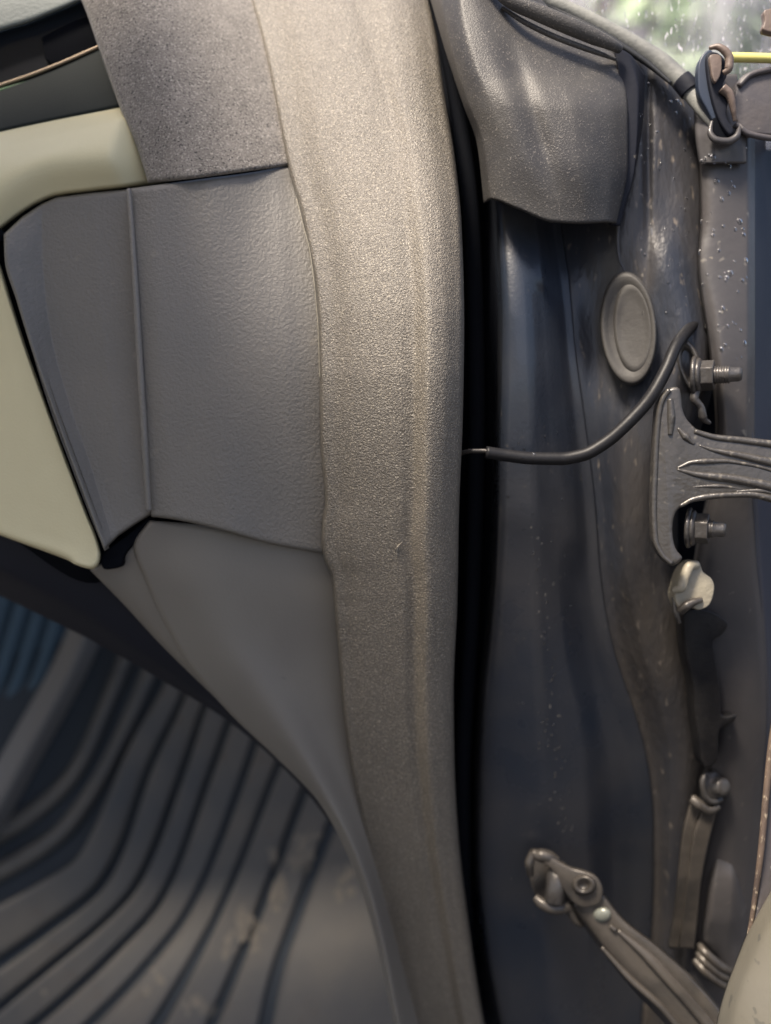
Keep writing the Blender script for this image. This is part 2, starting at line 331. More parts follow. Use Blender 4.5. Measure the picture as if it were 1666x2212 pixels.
loft('shadow_gap_liner', [z3([(-60, 450), (40, 400), (330, 380)], 62), z3([(-30, 700), (170, 700), (340, 700)], 62), z3([(20, 1160), (200, 1260), (350, 1130)], 62)], M['black'], da, nu=20, nv=20)
loft('core', [z3([(80, 360), (120, 700), (215, 1205)], 52), z3([(660, 330), (690, 700), (640, 1190)], 130)], M['black'], da, nu=20, nv=30)
slab('dash_sun_block', Vector((-.75, .47, 1.10)), 1.25, .6, .22, M['dark_trim'], da)  # unseen dash bulk, added to keep the sun off the floor mat
plate('hinge_block', [(222, 1195), (262, 1165), (300, 1135), (322, 1118), (330, 1135), (288, 1176), (268, 1200), (262, 1222), (238, 1230), (220, 1226)], 37, 8, M['black'], da, 1.2, 3)
tube('dark_gap_end', [(-4, 498, 30), (5, 507, 30), (4, 520, 31)], 1.6, M['black'], da, n=12)  # black tube painting in the dark round end of the gap
# ================================================================ lower kick panel and knee trim
kp = empty('kick_panel', P(640, 1900, 90), 'smooth grey kick panel below the side panel with a dark scuff', 'panel')
def kt(t0): return lambda v: t0 + .55*float(B(v))
def kc(pts, t0, k=.62): return [(u, v, t0+k*float(B(v))+dt) for u, v, dt in pts]
loft('face', [kc([(322, 1124, 2), (287, 1180, 4), (312, 1250, 4), (350, 1335, 5), (410, 1440, 6), (500, 1545, 8), (600, 1640, 10), (690, 1735, 12), (752, 1850, 12), (800, 1985, 12), (850, 2212, 12), (870, 2300, 12)], 16),
     kc([(440, 1134, 3), (425, 1230, 0), (470, 1360, 0), (560, 1500, 0), (680, 1680, 2), (770, 1850, 4), (815, 1985, 6), (862, 2212, 6), (880, 2300, 6)], 14),
     kc([(580, 1160, 3), (580, 1270, -1), (610, 1400, -1), (670, 1530, -1), (745, 1700, 0), (800, 1850, 0), (850, 2030, 2), (895, 2212, 2), (920, 2300, 2)], 14, .85),
     kc([(735, 1185, 5), (745, 1290, 2), (765, 1430, 2), (785, 1560, 2), (815, 1700, 2), (840, 1850, 2), (880, 2030, 2), (930, 2212, 2), (960, 2300, 2)], 17, 1.0)],
     M['panel_low'], kp, nu=80, nv=170, rnd=(5, 0, 2.5, 0), rw=13, thick=3)
loft('return_flange', [kc([(292, 1176, 8), (318, 1250, 8), (356, 1335, 9), (416, 1440, 10), (470, 1510, 14)], 16), kc([(255, 1205, 9), (290, 1290, 12), (350, 1380, 14), (470, 1510, 16)], 17), kc([(195, 1232, 12), (262, 1300, 18), (350, 1395, 22), (470, 1512, 22)], 18)],
     M['panel_low'], kp, nu=40, nv=60, rnd=(0, 4, 0, 0), rw=10, thick=3)
o = loft('knee_trim', [[(-90, 1105, 75), (0, 1150, 70), (200, 1222, 66), (300, 1322, 70), (430, 1455, 75), (560, 1580, 86), (700, 1725, 100), (770, 1860, 112), (820, 2010, 130), (870, 2250, 150)],
     [(-90, 1180, 78), (0, 1222, 74), (150, 1300, 76), (300, 1400, 82), (450, 1510, 92), (600, 1640, 106), (720, 1760, 118), (785, 1880, 130), (828, 2020, 150), (875, 2250, 170)],
     [(-90, 1250, 120), (0, 1287, 120), (100, 1335, 120), (200, 1385, 120), (350, 1470, 122), (490, 1556, 130), (615, 1662, 138), (700, 1760, 148), (775, 1880, 158), (820, 2020, 175), (872, 2250, 190)]],
     M['dark_trim'], nu=30, nv=90, rnd=(0, 6, 0, 0), rw=14, thick=4)
tag(o, 'dark edge trim curving under the cream dash end and the kick panel', 'trim')
# ================================================================ footwell
def FT(u, v): return 560 - (v-1350)/850*190 - (u-400)*.06
fm = empty('floor_mat', P(400, 2100, 300), 'dark ribbed rubber floor mat with pale dust patches in the footwell', 'floor mat')
base = [[(u, v, FT(u, v)+4) for u, v in [(-250, 1200+dv), (100, 1220+dv), (500, 1250+dv), (980, 1350+dv)]] for dv in (0, 300, 600, 900, 1200)]
loft('base', base, M['mat_groove_shade'], fm, nu=40, nv=60, thick=8)
gr = [[(790, 1620), (755, 1700), (720, 1780), (650, 1960), (600, 2110), (560, 2320)], [(720, 1590), (690, 1650), (665, 1710), (590, 1910), (540, 2040), (420, 2320)], [(655, 1550), (625, 1610), (600, 1669), (515, 1884), (450, 2030), (300, 2310)],
      [(595, 1520), (562, 1590), (535, 1669), (410, 1969), (320, 2090), (225, 2190), (90, 2320)], [(530, 1480), (500, 1560), (460, 1669), (345, 1955), (260, 2050), (145, 2160), (-40, 2310)], [(480, 1440), (445, 1531), (400, 1669), (295, 1920), (225, 1995), (100, 2100), (-60, 2235)],
      [(430, 1420), (395, 1516), (330, 1656), (262, 1850), (225, 1915), (100, 2020), (-80, 2150)], [(390, 1400), (350, 1486), (280, 1606), (200, 1790), (165, 1850), (90, 1900), (-90, 1995)]]
for i in range(len(gr)-1):
    a = resample(gr[i], 30); b = resample(gr[i+1], 30)
    L = []
    for f, dt in ((.97, 3), (.94, 1.2), (.88, 0), (.27, 0), (.20, 1.2), (.16, 3)):
        L.append([(x[0]*(1-f)+y[0]*f, x[1]*(1-f)+y[1]*f, FT(x[0], x[1])+dt) for x, y in zip(a[:, :2], b[:, :2])])
    loft('rib', L, M['mat'], fm, nu=16, nv=50, thick=1.5)
loft('border', [[(u, v, FT(u, v)-2) for u, v in [(800, 1620), (730, 1780), (660, 1960), (610, 2110), (570, 2325)]], [(u, v, FT(u, v)-4) for u, v in [(900, 1620), (900, 1860), (900, 1995), (920, 2135), (940, 2325)]]], M['mat'], fm, nu=20, nv=40, thick=4)
for c in ([(345, 1400), (300, 1510), (205, 1700), (130, 1800), (-90, 1930)], [(290, 1380), (240, 1500), (160, 1670), (80, 1750), (-90, 1850)]):
    tube('raised_edge', [(u, v, FT(u, v)-2) for u, v in c], [9, 8, 8, 10, 10], M['mat'], fm, n=60)
o = loft('tunnel_trim', [[(u, v, FT(u, v)-30) for u, v in [(158, 1330), (120, 1420), (20, 1600), (-110, 1830)]], [(u, v, FT(u, v)-45) for u, v in [(195, 1340), (160, 1430), (60, 1620), (-70, 1860)]], [(u, v, FT(u, v)-10) for u, v in [(225, 1370), (195, 1440), (95, 1630), (-40, 1880)]]], M['sill'], nu=24, nv=40, thick=5)
tag(o, 'grey diagonal trim strip between the blue carpet and the ribbed mat', 'trim strip')
cp = empty('footwell_carpet', P(20, 1500, 420), 'dark blue ribbed carpet at the far left of the footwell', 'carpet')
loft('backing', [[(u, v, 572) for u, v in [(-250, 1150), (-250, 1900)]], [(u, v, 572) for u, v in [(240, 1200), (60, 1800)]]], M['carpet'], cp, nu=10, nv=10, thick=6)
for i in range(6):
    x = 150-i*42
    tube('pile_rib', [(x, 1250, 562), (x-50, 1420, 558), (x-150, 1700, 550)], 7.5, M['carpet'], cp, n=16, flat=.4)
# ================================================================ body pillar (painted metal door jamb)
bp_ = empty('door_jamb', P(1230, 2200, 150), 'dark navy painted metal door jamb with water beads and brown dust', 'car body')
def J(v): return .9*float(B(max(v, 500))) + (0 if v > 500 else 8*(500-v)/500)
def jc(pts): return [(u, v, t+J(v)) for u, v, t in pts]
c0 = [(990, -90), (1000, 0), (1030, 150), (1055, 300), (1068, 430), (1077, 560), (1082, 700), (1080, 830), (1075, 950), (1070, 1150), (1058, 1350), (1042, 1500), (1032, 1700), (1030, 1850), (1040, 2000), (1076, 2212), (1095, 2300)]
c3 = [(1200, -90), (1205, 200), (1210, 470), (1228, 600), (1243, 760), (1262, 900), (1285, 1080), (1298, 1250), (1325, 1400), (1372, 1540), (1402, 1660), (1412, 1780), (1412, 1900), (1405, 2050), (1385, 2212), (1380, 2300)]
c3v = np.array([p[1] for p in c3]); c3u = np.array([p[0] for p in c3])
c0v = np.array([p[1] for p in c0]); c0u = np.array([p[0] for p in c0])
vs_ = np.linspace(-90, 2300, 50); A0 = pchip(c0v, c0u, vs_); A3 = pchip(c3v, c3u, vs_)
def toplim(u): return float(np.interp(u, [1000, 1100, 1200, 1310, 1375, 1430, 1480, 1520, 1560], [-90, -40, 10, 62, 100, 140, 186, 240, 290]))
def clipc(pts):
    k = toplim(pts[0][0]); vs = np.linspace(k, 2300, 60); a = np.array(pts); k = toplim(np.interp(k, a[:, 1], a[:, 0])); vs = np.linspace(k, 2300, 60)
    return [(np.interp(v, a[:, 1], a[:, 0]), v, np.interp(v, a[:, 1], a[:, 2])) for v in vs]
def jf(f, tt): return clipc([(lerp(a, b, f), v, tt(v)+J(v)) for a, b, v in zip(A0, A3, vs_)])
loft('inner_flange', [[(u-70, v, 150+J(v)) for u, v in zip(A0, vs_)], [(u-18, v, 95+J(v)) for u, v in zip(A0, vs_)], [(u-1, v, 44+J(v)) for u, v in zip(A0, vs_)], jf(.03, lambda v: 30), jf(.14, lambda v: 25), jf(.34, lambda v: 24), jf(.60, lambda v: 27+(v > 600)*6), jf(.78, lambda v: 42 if v < 1200 else 46), jf(.9, lambda v: 50), jf(1.0, lambda v: 51)],
     M['navy'], bp_, nu=120, nv=260, key='v', thick=1.5, knots=[0, .1, .18, .21, .3, .45, .65, .8, .9, 1])
loft('gap_shade_liner', [[(u-75, v, 48+float(B(v))) for u, v in zip(pchip([p[1] for p in RE], [p[0] for p in RE], vs_), vs_)], [(u+8, v, 88+max(J(v), float(B(v)))) for u, v in zip(pchip([p[1] for p in RE], [p[0] for p in RE], vs_), vs_)], [(u-2, v, 60+J(v)) for u, v in zip(A0, vs_)]], M['black'], bp_, nu=20, nv=80, key='v', thick=2)  # black liner sheet; the shade of the gap is put into its colour
# raised outer flange right of the valley
c5 = [(1480, -90), (1488, 100), (1500, 250), (1508, 400), (1510, 480), (1503, 560), (1512, 660), (1524, 760), (1500, 900), (1440, 1050), (1440, 1230), (1470, 1330), (1500, 1440), (1530, 1600), (1512, 1720), (1495, 1900), (1480, 2060), (1470, 2300)]
A5 = pchip([p[1] for p in c5], [p[0] for p in c5], vs_)
def j5(f, tt): return clipc([(lerp(a, b, f), v, tt(v)+J(v)) for a, b, v in zip(A3, A5, vs_)])
def groove(u, v):  # hollow round the plug and swaged dents
    return 9*np.exp(-(((u-1355)/95)**2+((v-712)/170)**2)**2) + 1.2*np.sin(v/60+u/25)*np.exp(-((u-1420)/60)**2)*np.exp(-((v-560)/260)**2) + 3*np.exp(-((u-1400)/9)**2)*np.exp(-((v-330)/200)**2)
loft('outer_flange', [j5(0, lambda v: 52), j5(.10, lambda v: 50), j5(.26, lambda v: 43), j5(.42, lambda v: 36), j5(.66, lambda v: 33), j5(.85, lambda v: 34), j5(1.0, lambda v: 38), clipc([(u+25, v, 62+J(v)) for u, v in zip(A5, vs_)])],
     M['pillar'], bp_, nu=90, nv=240, key='v', thick=1.5, fn=groove)
# ridge edge below the trim corner
tube('swage_ridge', jc([(1335, 470, 34), (1334, 520, 34), (1338, 560, 35), (1352, 590, 37)]), [1.0, 1.2, .9, .4], M['dusty'], bp_, n=30)
# ribbon of sealer drips
rs = np.random.RandomState(4)
def drops(name, spots, m, parent, flat=.45):
    V = []; Fs = []
    for (u, v, t, r, el) in spots:
        c = P(u, v, t); bx = L2W((1, 0, 0)); bz = L2W((0, 0, 1)); by = L2W((0, -1, 0)); k0 = len(V)
        n = 8
        for i in range(4):
            ph = i/3*math.pi/2*.98
            for j in range(n):
                an = 2*math.pi*j/n
                V.append(c+(bx*math.cos(an)*math.cos(ph)+bz*math.sin(an)*math.cos(ph)*el)*r/1000+by*math.sin(ph)*r*flat/1000)
        for i in range(3):
            for j in range(n): Fs.append((k0+i*n+j, k0+i*n+(j+1) % n, k0+(i+1)*n+(j+1) % n, k0+(i+1)*n+j))
    return build(name, V, Fs, m, parent)
# round rubber plug
pg = empty('rubber_plug', P(1360, 712, 30), 'round dark rubber plug with a raised rim in the metal jamb', 'plug')
pax = (-.86, -.46, .04)     # its disc is seen strongly foreshortened
def disc_ring(name, cu, cv, a, b, t0, prof, m, parent, tilt=.05):
    """concentric relief: prof = [(fraction of radius, t offset mm)], leaning with the flange"""
    V = []; Fs = []; n = 64; cx = P(cu, cv, t0)
    for fr_, dt in prof:
        for j in range(n):
            an = 2*math.pi*j/n; uu = cu+a*fr_*math.cos(an)+b*fr_*math.sin(an)*tilt*-1; v_ = cv-b*fr_*math.sin(an)
            V.append(P(uu, v_, t0+dt+(uu-cu)*-.10))
    for i in range(len(prof)-1):
        for j in range(n): Fs.append((i*n+j, i*n+(j+1) % n, (i+1)*n+(j+1) % n, (i+1)*n+j))
    Fs.append(tuple(range(n))[::-1] if prof[0][0] < prof[-1][0] else tuple(range(n)))
    return build(name, V, Fs, m, parent)
disc_ring('rim', 1358, 710, 60, 121, 32, [(.70, 1.2), (.76, .4), (.84, -.5), (.93, -1.2), (.98, -.8), (1.0, .4), (1.02, 9)], M['plug'], pg)
disc_ring('face', 1368, 708, 44, 104, 31, [(.05, .6), (.5, .5), (.70, .2), (.78, -.3), (.86, -.4), (.93, .3), (1.0, 2)], M['plug'], pg)
# upper corner cover (sail shaped rubber end)
sc = empty('corner_cover', P(1200, 300, 10), 'sail shaped grained rubber corner cover with a rolled lip at top right of the seal', 'rubber cover')
def scf(u, v):
    return 2.4*np.exp(-((u-(1120+(v-150)*.30))/24)**2)*np.clip((430-v)/120, 0, 1)*np.clip((v-60)/90, 0, 1) - 1.5*np.exp(-((u-(1060+(v-100)*.30))/34)**2)*np.clip((430-v)/200, 0, 1)
loft('sheet', [[(900, -90, 62), (930, 0, 54), (962, 110, 42), (1000, 225, 34), (1030, 310, 32), (1045, 440, 34)],
     [(955, -90, 40), (958, 0, 32), (976, 100, 24), (1014, 220, 18), (1044, 300, 16), (1062, 432, 18)],
     [(990, -90, 24), (1000, 0, 18), (1025, 110, 10), (1070, 240, 5), (1100, 340, 6), (1118, 452, 10)],
     [(1030, -90, 26), (1060, 0, 20), (1105, 110, 13), (1150, 240, 3), (1175, 340, 3), (1196, 481, 9)],
     [(1085, -60, 30), (1130, 40, 26), (1190, 130, 17), (1232, 240, 3), (1245, 340, 2), (1258, 484, 10)],
     [(1110, -50, 32), (1190, 60, 29), (1265, 140, 22), (1305, 250, 11), (1312, 340, 11), (1312, 481, 17)],
     [(1130, -45, 34), (1250, 78, 33), (1338, 130, 30), (1357, 250, 24), (1357, 350, 24), (1332, 482, 28)]],
     M['sail'], sc, nu=130, nv=140, rnd=(0, 1.5, 0, 1.5), rw=6, fn=scf, thick=1.6)
tube('rolled_lip', [(1040, -66, 16), (1100, -2, 14), (1160, 26, 13), (1220, 52, 14), (1280, 78, 16), (1328, 100, 18), (1338, 106, 22)], [3.4, 3.8, 4.2, 4.4, 4.4, 4.0, 2.4], M['sail'], sc, n=90, sides=22, flat=.8)
tube('lip_crease', [(1085, 16, 20), (1130, 46, 18), (1200, 80, 18), (1280, 110, 20), (1330, 128, 26)], [1.1, 1.4, 1.5, 1.5, 1.0], M['sail'], sc, n=60)
# added dark piece, painting in the pinched shadow behind the cover
o = loft('shadow_piece', [[(1330, 100, 26), (1345, 250, 27), (1342, 380, 28), (1320, 484, 30)], [(1362, 118, 27), (1378, 200, 26), (1372, 350, 28), (1340, 488, 31)], [(1394, 162, 36), (1392, 230, 36), (1376, 350, 35), (1343, 484, 34)]], M['dark_trim'], nu=24, nv=60, rnd=(0, 3, 0, 0), rw=8, thick=3)
tag(o, 'dark bluish piece painted in as the shadow behind the right edge of the corner cover', 'shadow piece')
# cable
o = tube('cable', [(1580, 640, 60), (1500, 700, 40), (1462, 745, 22), (1438, 800, 16), (1404, 860, 14), (1360, 910, 14), (1305, 958, 15), (1258, 983, 16), (1210, 991, 17), (1150, 990, 17), (1095, 984, 17), (1050, 977, 16)], [3.0, 3.3, 3.5, 3.5, 3.5, 3.3], M['cable'], n=140, sides=20)
tag(o, 'black sheathed cable curving out of the gap towards the upper hinge', 'cable')
tube('bare_wire', [(1060, 978, 16), (1045, 974, 17), (1020, 974, 18), (1000, 978, 24), (970, 986, 50)], 1.3, M['steel'], o, n=30)
# ================================================================ open door, seen end on
dr = empty('open_door', P(1600, 2200, 40), 'end of the open car door with water beads, grey painted metal beside the hinges', 'car door')
def dc(pts, add=0): return [(u, v, t+.5*J(v)+add) for u, v, t in pts]
loft('end_face', [dc([(1508, 262, 52), (1512, 480, 52), (1506, 560, 52), (1530, 760, 52), (1545, 930, 56), (1500, 1200, 66), (1480, 1350, 70), (1530, 1560, 72), (1520, 1750, 74), (1480, 2060, 76), (1470, 2300, 78)]),
     dc([(1512, 262, 28), (1518, 480, 28), (1513, 560, 28), (1537, 760, 29), (1552, 930, 34), (1508, 1200, 48), (1490, 1350, 52), (1540, 1560, 54), (1530, 1750, 58), (1495, 2060, 62), (1480, 2300, 64)]),
     dc([(1560, 262, 24), (1566, 480, 24), (1566, 760, 24), (1575, 930, 28), (1575, 1200, 40), (1580, 1350, 44), (1590, 1560, 46), (1580, 1750, 52), (1560, 2060, 58), (1550, 2300, 60)]),
     dc([(1612, 270, 25), (1612, 480, 25), (1612, 760, 25), (1610, 930, 29), (1620, 1200, 42), (1632, 1350, 46), (1640, 1560, 50), (1620, 1750, 56), (1600, 2060, 62), (1590, 2300, 62)]),
     dc([(1632, 272, 33), (1632, 480, 33), (1632, 760, 33), (1630, 930, 36), (1640, 1200, 48), (1652, 1350, 54), (1662, 1560, 56), (1650, 1750, 66), (1640, 2060, 72), (1640, 2300, 72)])],
     M['door'], dr, nu=70, nv=160, thick=1.5, fn=lambda u, v: .5*np.sin(v/70)*np.sin(u/30))
loft('inner_wall', [dc([(1626, 268, 31), (1626, 480, 31), (1626, 930, 34), (1636, 1200, 46), (1648, 1350, 52), (1658, 1560, 54), (1646, 1750, 64), (1640, 2300, 70)]),
     dc([(1680, 268, 75), (1680, 480, 75), (1680, 930, 80), (1700, 1200, 90), (1710, 1350, 92), (1720, 1560, 92), (1720, 1750, 98), (1720, 2300, 100)]), dc([(1860, 268, 90), (1860, 930, 95), (1860, 1500, 105), (1860, 2300, 110)])],
     M['deep'], dr, nu=30, nv=60, thick=1.5)
# back wall of the cavity behind hinges
loft('cavity_wall', [[(1380, 300, 95), (1400, 1000, 125), (1380, 1600, 190), (1360, 2300, 310)], [(1600, 300, 105), (1600, 1000, 130), (1600, 1600, 195), (1600, 2300, 310)], [(1900, 300, 115), (1900, 1000, 140), (1900, 1600, 200), (1900, 2300, 310)]], M['deep'], bp_, nu=10, nv=30, thick=2)
# charcoal cover plate at the top right with the slot clip
o = plate('corner_reinforcement', [(1588, 200), (1597, 172), (1625, 152), (1700, 140), (1800, 150), (1800, 292), (1690, 293), (1640, 290), (1612, 292), (1592, 262), (1584, 230)], 22, 5, M['plate'], None, 1.4, 5)
tag(o, 'charcoal rounded reinforcement plate at the upper right corner', 'plate')
tube('rib', [(1588, 268, 21), (1620, 290, 21), (1690, 300, 22), (1790, 300, 22)], 1.6, M['plate'], o, n=30)
tube('rib', [(1596, 186, 21.5), (1625, 160, 21), (1690, 148, 21), (1790, 144, 21)], 1.5, M['plate'], o, n=30)
uh = empty('bracket', P(1560, 260, 25), 'small worn metal bracket with a round slot below the hooked clip', 'bracket')
loft('tongue', [[(1498, 225, 42), (1502, 300, 30), (1510, 352, 28.6)], [(1530, 215, 30), (1540, 290, 24), (1545, 352, 24.6)], [(1560, 160, 26), (1585, 290, 22), (1590, 352, 24.4)], [(1592, 160, 30), (1612, 290, 24), (1613, 352, 25.6)]], M['door'], uh, nu=30, nv=40, rnd=(2, 0, 2, 0), rw=7, thick=3)
tube('slot_rim', [(1538, 262, 20), (1534, 285, 19), (1548, 303, 18), (1570, 306, 18), (1592, 294, 18), (1598, 274, 20)], [.8, 1.5, 1.9, 2.1, 1.9, .9], M['door'], uh, n=50)
plate('slot', [(1540, 255), (1562, 258), (1572, 275), (1590, 278), (1588, 292), (1568, 300), (1550, 299), (1540, 284)], 19.5, 2, M['black'], uh, .4, 3)
hc_ = empty('hooked_clip', P(1540, 240, 20), 'dark blue grey and brown hooked clip standing against the window', 'clip')
plate('blade', [(1508, 170), (1510, 135), (1522, 113), (1538, 108), (1546, 130), (1548, 180), (1560, 240), (1570, 290), (1556, 288), (1530, 240), (1512, 205)], 20, 6, M['clip'], hc_, 1.2, 4)
plate('dark_web', [(1528, 118), (1548, 112), (1568, 130), (1572, 160), (1562, 185), (1574, 215), (1570, 250), (1585, 280), (1576, 290), (1556, 262), (1540, 215), (1530, 165)], 17, 5, M['dark_trim'], hc_, 1, 4)
tube('hook', [(1532, 104, 14), (1548, 101, 13), (1566, 110, 12), (1576, 128, 12), (1574, 150, 12), (1562, 158, 13)], [1.0, 1.7, 2.1, 2.2, 2.2, 1.2], M['clip2'], hc_, n=50)
plate('tongue', [(1533, 122), (1543, 116), (1557, 120), (1560, 136), (1557, 160), (1547, 177), (1540, 168), (1536, 145)], 12.5, 3, M['clip2'], hc_, .8, 4)
tube('worn_edge', [(1560, 190, 15), (1576, 205, 15), (1584, 235, 16), (1588, 262, 18)], [2.6, 2.2, 1.6, 1.0], M['clip2'], hc_, n=30)
# curved grey window seal
ws = empty('window_seal', P(1450, 180, 30), 'weathered grey rubber seal arcing along the lower edge of the dirty window', 'rubber seal')
tube('seal_body', [(1090, -60, 48), (1160, -10, 46), (1235, 24, 44), (1310, 62, 42), (1375, 100, 40), (1430, 138, 38), (1480, 184, 34), (1520, 236, 28), (1548, 275, 24), (1556, 292, 26)], [4.2, 4.2, 4.2, 4.2, 4.4, 4.8, 5.4, 5.2, 4.2, 2.5], M['seal'], ws, n=140, sides=24, flat=.75)
tube('joint_band', [(1471, 172, 34), (1482, 184, 33), (1492, 198, 32)], [5.7, 5.9, 5.7], M['dark_trim'], ws, n=14, sides=24, flat=.78)
tube('inner_lip', [(1120, -20, 47), (1200, 22, 45), (1280, 62, 42), (1340, 98, 39), (1400, 138, 37), (1450, 180, 34)], [1.8, 2.0, 2.2, 2.2, 1.8, 1.0], M['rubber'], ws, n=80)
o = tube('yellow_bar', [(1568, 124, 34), (1620, 125, 34), (1700, 128, 34), (1800, 134, 34)], 2.6, M['yellow'], n=20, sides=16)
tag(o, 'thin bright yellow bar just above the charcoal plate', 'bar')
o = plate('brown_tab', [(1650, 24), (1662, 18), (1700, 14), (1720, 70), (1690, 74), (1652, 66), (1648, 58), (1653, 42)], 10, 5, M['clip2'], None, .8, 2)
tag(o, 'small brown tab poking in at the upper right edge', 'tab')
# ================================================================ upper hinge
hg = empty('upper_hinge', P(1500, 1000, 30), 'cast metal door hinge bracket with a ribbed arm and a turned down foot', 'hinge')
plate('bracket', [(1418, 900), (1424, 868), (1444, 840), (1470, 838), (1476, 880), (1486, 905), (1512, 930), (1545, 942), (1600, 947), (1680, 958), (1760, 975), (1760, 1100), (1680, 1084), (1620, 1068), (1560, 1070), (1510, 1078), (1478, 1092), (1460, 1112), (1455, 1150), (1462, 1185), (1476, 1206), (1455, 1222), (1432, 1206), (1414, 1170), (1410, 1100), (1413, 1000)],
      12, 9, M['cast'], hg, 2.2, 4, tf=lambda u, v: 14-(u-1410)*.035)
def ht(u, d): return 14-(u-1410)*.035+d
tube('edge_rib', [(u, v, ht(u, 0)) for u, v in [(1446, 842), (1430, 866), (1422, 905), (1416, 1000), (1413, 1100), (1416, 1165), (1432, 1200), (1452, 1218)]], 1.5, M['cast'], hg, n=80)
tube('arm_rib', [(u, v, ht(u, .4)) for u, v in [(1510, 962), (1540, 972), (1600, 984), (1670, 1000), (1760, 1018)]], [.6, 1.8, 2.3, 2.4, 2.4], M['cast'], hg, n=60)
tube('arm_rib', [(u, v, ht(u, .4)) for u, v in [(1462, 1012), (1500, 998), (1560, 996), (1620, 1004), (1690, 1022)]], [.7, 1.7, 1.2, 1.0, 1.2], M['cast'], hg, n=60)
tube('arm_rib', [(u, v, ht(u, .6)) for u, v in [(1462, 1014), (1510, 1026), (1580, 1034), (1660, 1050), (1760, 1070)]], [.9, 2.3, 2.6, 2.7, 2.7], M['cast'], hg, n=60)
tube('arm_rib', [(u, v, ht(u, .6)) for u, v in [(1500, 932), (1545, 945), (1600, 951), (1680, 962), (1760, 978)]], [1.5, 1.8, 2.0, 2.2, 2.2], M['cast'], hg, n=60)
tube('arm_rib', [(u, v, ht(u, .8)) for u, v in [(1468, 1094), (1500, 1078), (1560, 1070), (1620, 1068), (1690, 1084), (1760, 1100)]], [1.0, 1.8, 1.6, 2.0, 2.3, 2.3], M['cast'], hg, n=60)
for pts, r in (([(1495, 1052), (1550, 1050), (1600, 1056)], 1.3), ([(1590, 1062), (1640, 1060), (1690, 1072)], 1.6), ([(1464, 925), (1490, 952), (1500, 960)], 2.2)):
    tube('casting_lump', [(u, v, ht(u, .5)) for u, v in pts], [r*.4, r, r*.4], M['cast'], hg, n=24)
tube('casting_lump', [(u, v, ht(u, 0)) for u, v in [(1448, 862), (1450, 900), (1448, 940)]], [1.6, 2.2, 1.2], M['cast'], hg, n=24)
def hexprof(a, h): return [(0, a), (h, a)]
def bolt(label, u, v, t, ax, k, shaft, group):
    r = empty('hinge_bolt', P(u, v, t), label, 'bolt', group)
    b0 = P(u, v, t); A = L2W(ax)
    lathe('washer', b0-A*.001, ax, [(0, 7.6*k), (.6, 8.2*k), (2.0, 8.2*k), (2.6, 7.4*k), (2.6, 5*k)], M['bolt'], r, 32)
    lathe('flange', b0+A*.0014, ax, [(0, 7.4*k), (1.6, 7.2*k), (2.6, 6.2*k)], M['bolt'], r, 32)
    lathe('nut', b0+A*.003, ax, [(0, 6.2*k), (5.6*k, 6.2*k)], M['bolt'], r, 6, smooth=False, spin=.35)
    pr = [(0, 3.6*k)]; h = 0
    while h < shaft:
        pr += [(h, 3.2*k), (h+.55, 3.75*k), (h+1.1, 3.2*k)]; h += 1.35
    pr += [(h, 3.0*k), (h+3.4*k, 2.9*k), (h+4.4*k, 2.3*k), (h+4.5*k, .5)]
    lathe('stud', b0+A*(.003+.0056*k), ax, pr, M['bolt'], r, 24)
    return r
bolt('upper hinge bolt with a long threaded stud, above the ribbed arm', 1500, 812, 22, (.90, -.42, -.02), 1.32, 8, 'bolts of the door hinge')
bolt('lower hinge bolt with a short rounded stud, below the ribbed arm', 1488, 1140, 26, (.90, -.42, -.05), 1.35, 2, 'bolts of the door hinge')
wr = disc_ring('hinge_washer', 1490, 790, 26, 62, 34, [(.45, 3), (.55, -1), (.8, -3), (.95, -2), (1.0, 3), (1.02, 14)], M['cast'], None, tilt=.25)
tag(wr, 'worn oval washer boss behind the upper hinge bolt', 'washer')
tube('spacer', [(1508, 838, 20), (1500, 860, 19), (1514, 880, 20), (1520, 905, 22), (1534, 914, 24)], [1.8, 2.4, 2.0, 2.4, 1.0], M['bolt'], wr, n=40)
# beige waxed lump, harness and small bolt
bl = empty('beige_connector', P(1490, 1270, 40), 'pale beige wax coated connector lump below the lower hinge bolt', 'connector')
plate('housing', [(1462, 1268), (1474, 1232), (1496, 1212), (1512, 1216), (1520, 1236), (1538, 1250), (1544, 1272), (1534, 1306), (1510, 1318), (1492, 1310), (1482, 1322), (1466, 1312), (1458, 1290)], 30, 14, M['beige'], bl, 3.2, 4)
tube('clip_arm', [(1454, 1276, 28), (1470, 1270, 26), (1480, 1244, 26), (1492, 1222, 27), (1506, 1220, 30)], [1.5, 3.0, 2.8, 2.8, 2.2], M['beige'], bl, n=40)
tube('spring', [(1470, 1320, 30), (1484, 1308, 27), (1500, 1300, 27), (1514, 1296, 30)], [2.4, 2.6, 2.2, 1.6], M['steel'], bl, n=30)
tube('pin', [(1456, 1290, 34), (1460, 1320, 34), (1468, 1346, 36)], [1.3, 1.5, 1.0], M['bolt'], bl, n=20)
wh = empty('door_harness', P(1530, 1460, 60), 'black taped wiring boot with two pointed ends hanging below the beige connector', 'wiring')
def wt(v): return 38+.6*J(v)
plate('boot', [(1478, 1330), (1500, 1316), (1530, 1318), (1560, 1334), (1574, 1350), (1560, 1372), (1542, 1386), (1546, 1420), (1554, 1470), (1558, 1520), (1562, 1548), (1592, 1544), (1584, 1562), (1556, 1576), (1552, 1620), (1545, 1650), (1520, 1655), (1510, 1600), (1502, 1540), (1498, 1480), (1484, 1420), (1478, 1370)], 38, 16, M['harness'], wh, 1.6, 3, tf=lambda u, v: wt(v)-9)
tube('cable_tie_tail', [(1560, 1560, 68), (1575, 1556, 67), (1592, 1542, 66)], [2.8, 2.0, .5], M['harness'], wh, n=20)
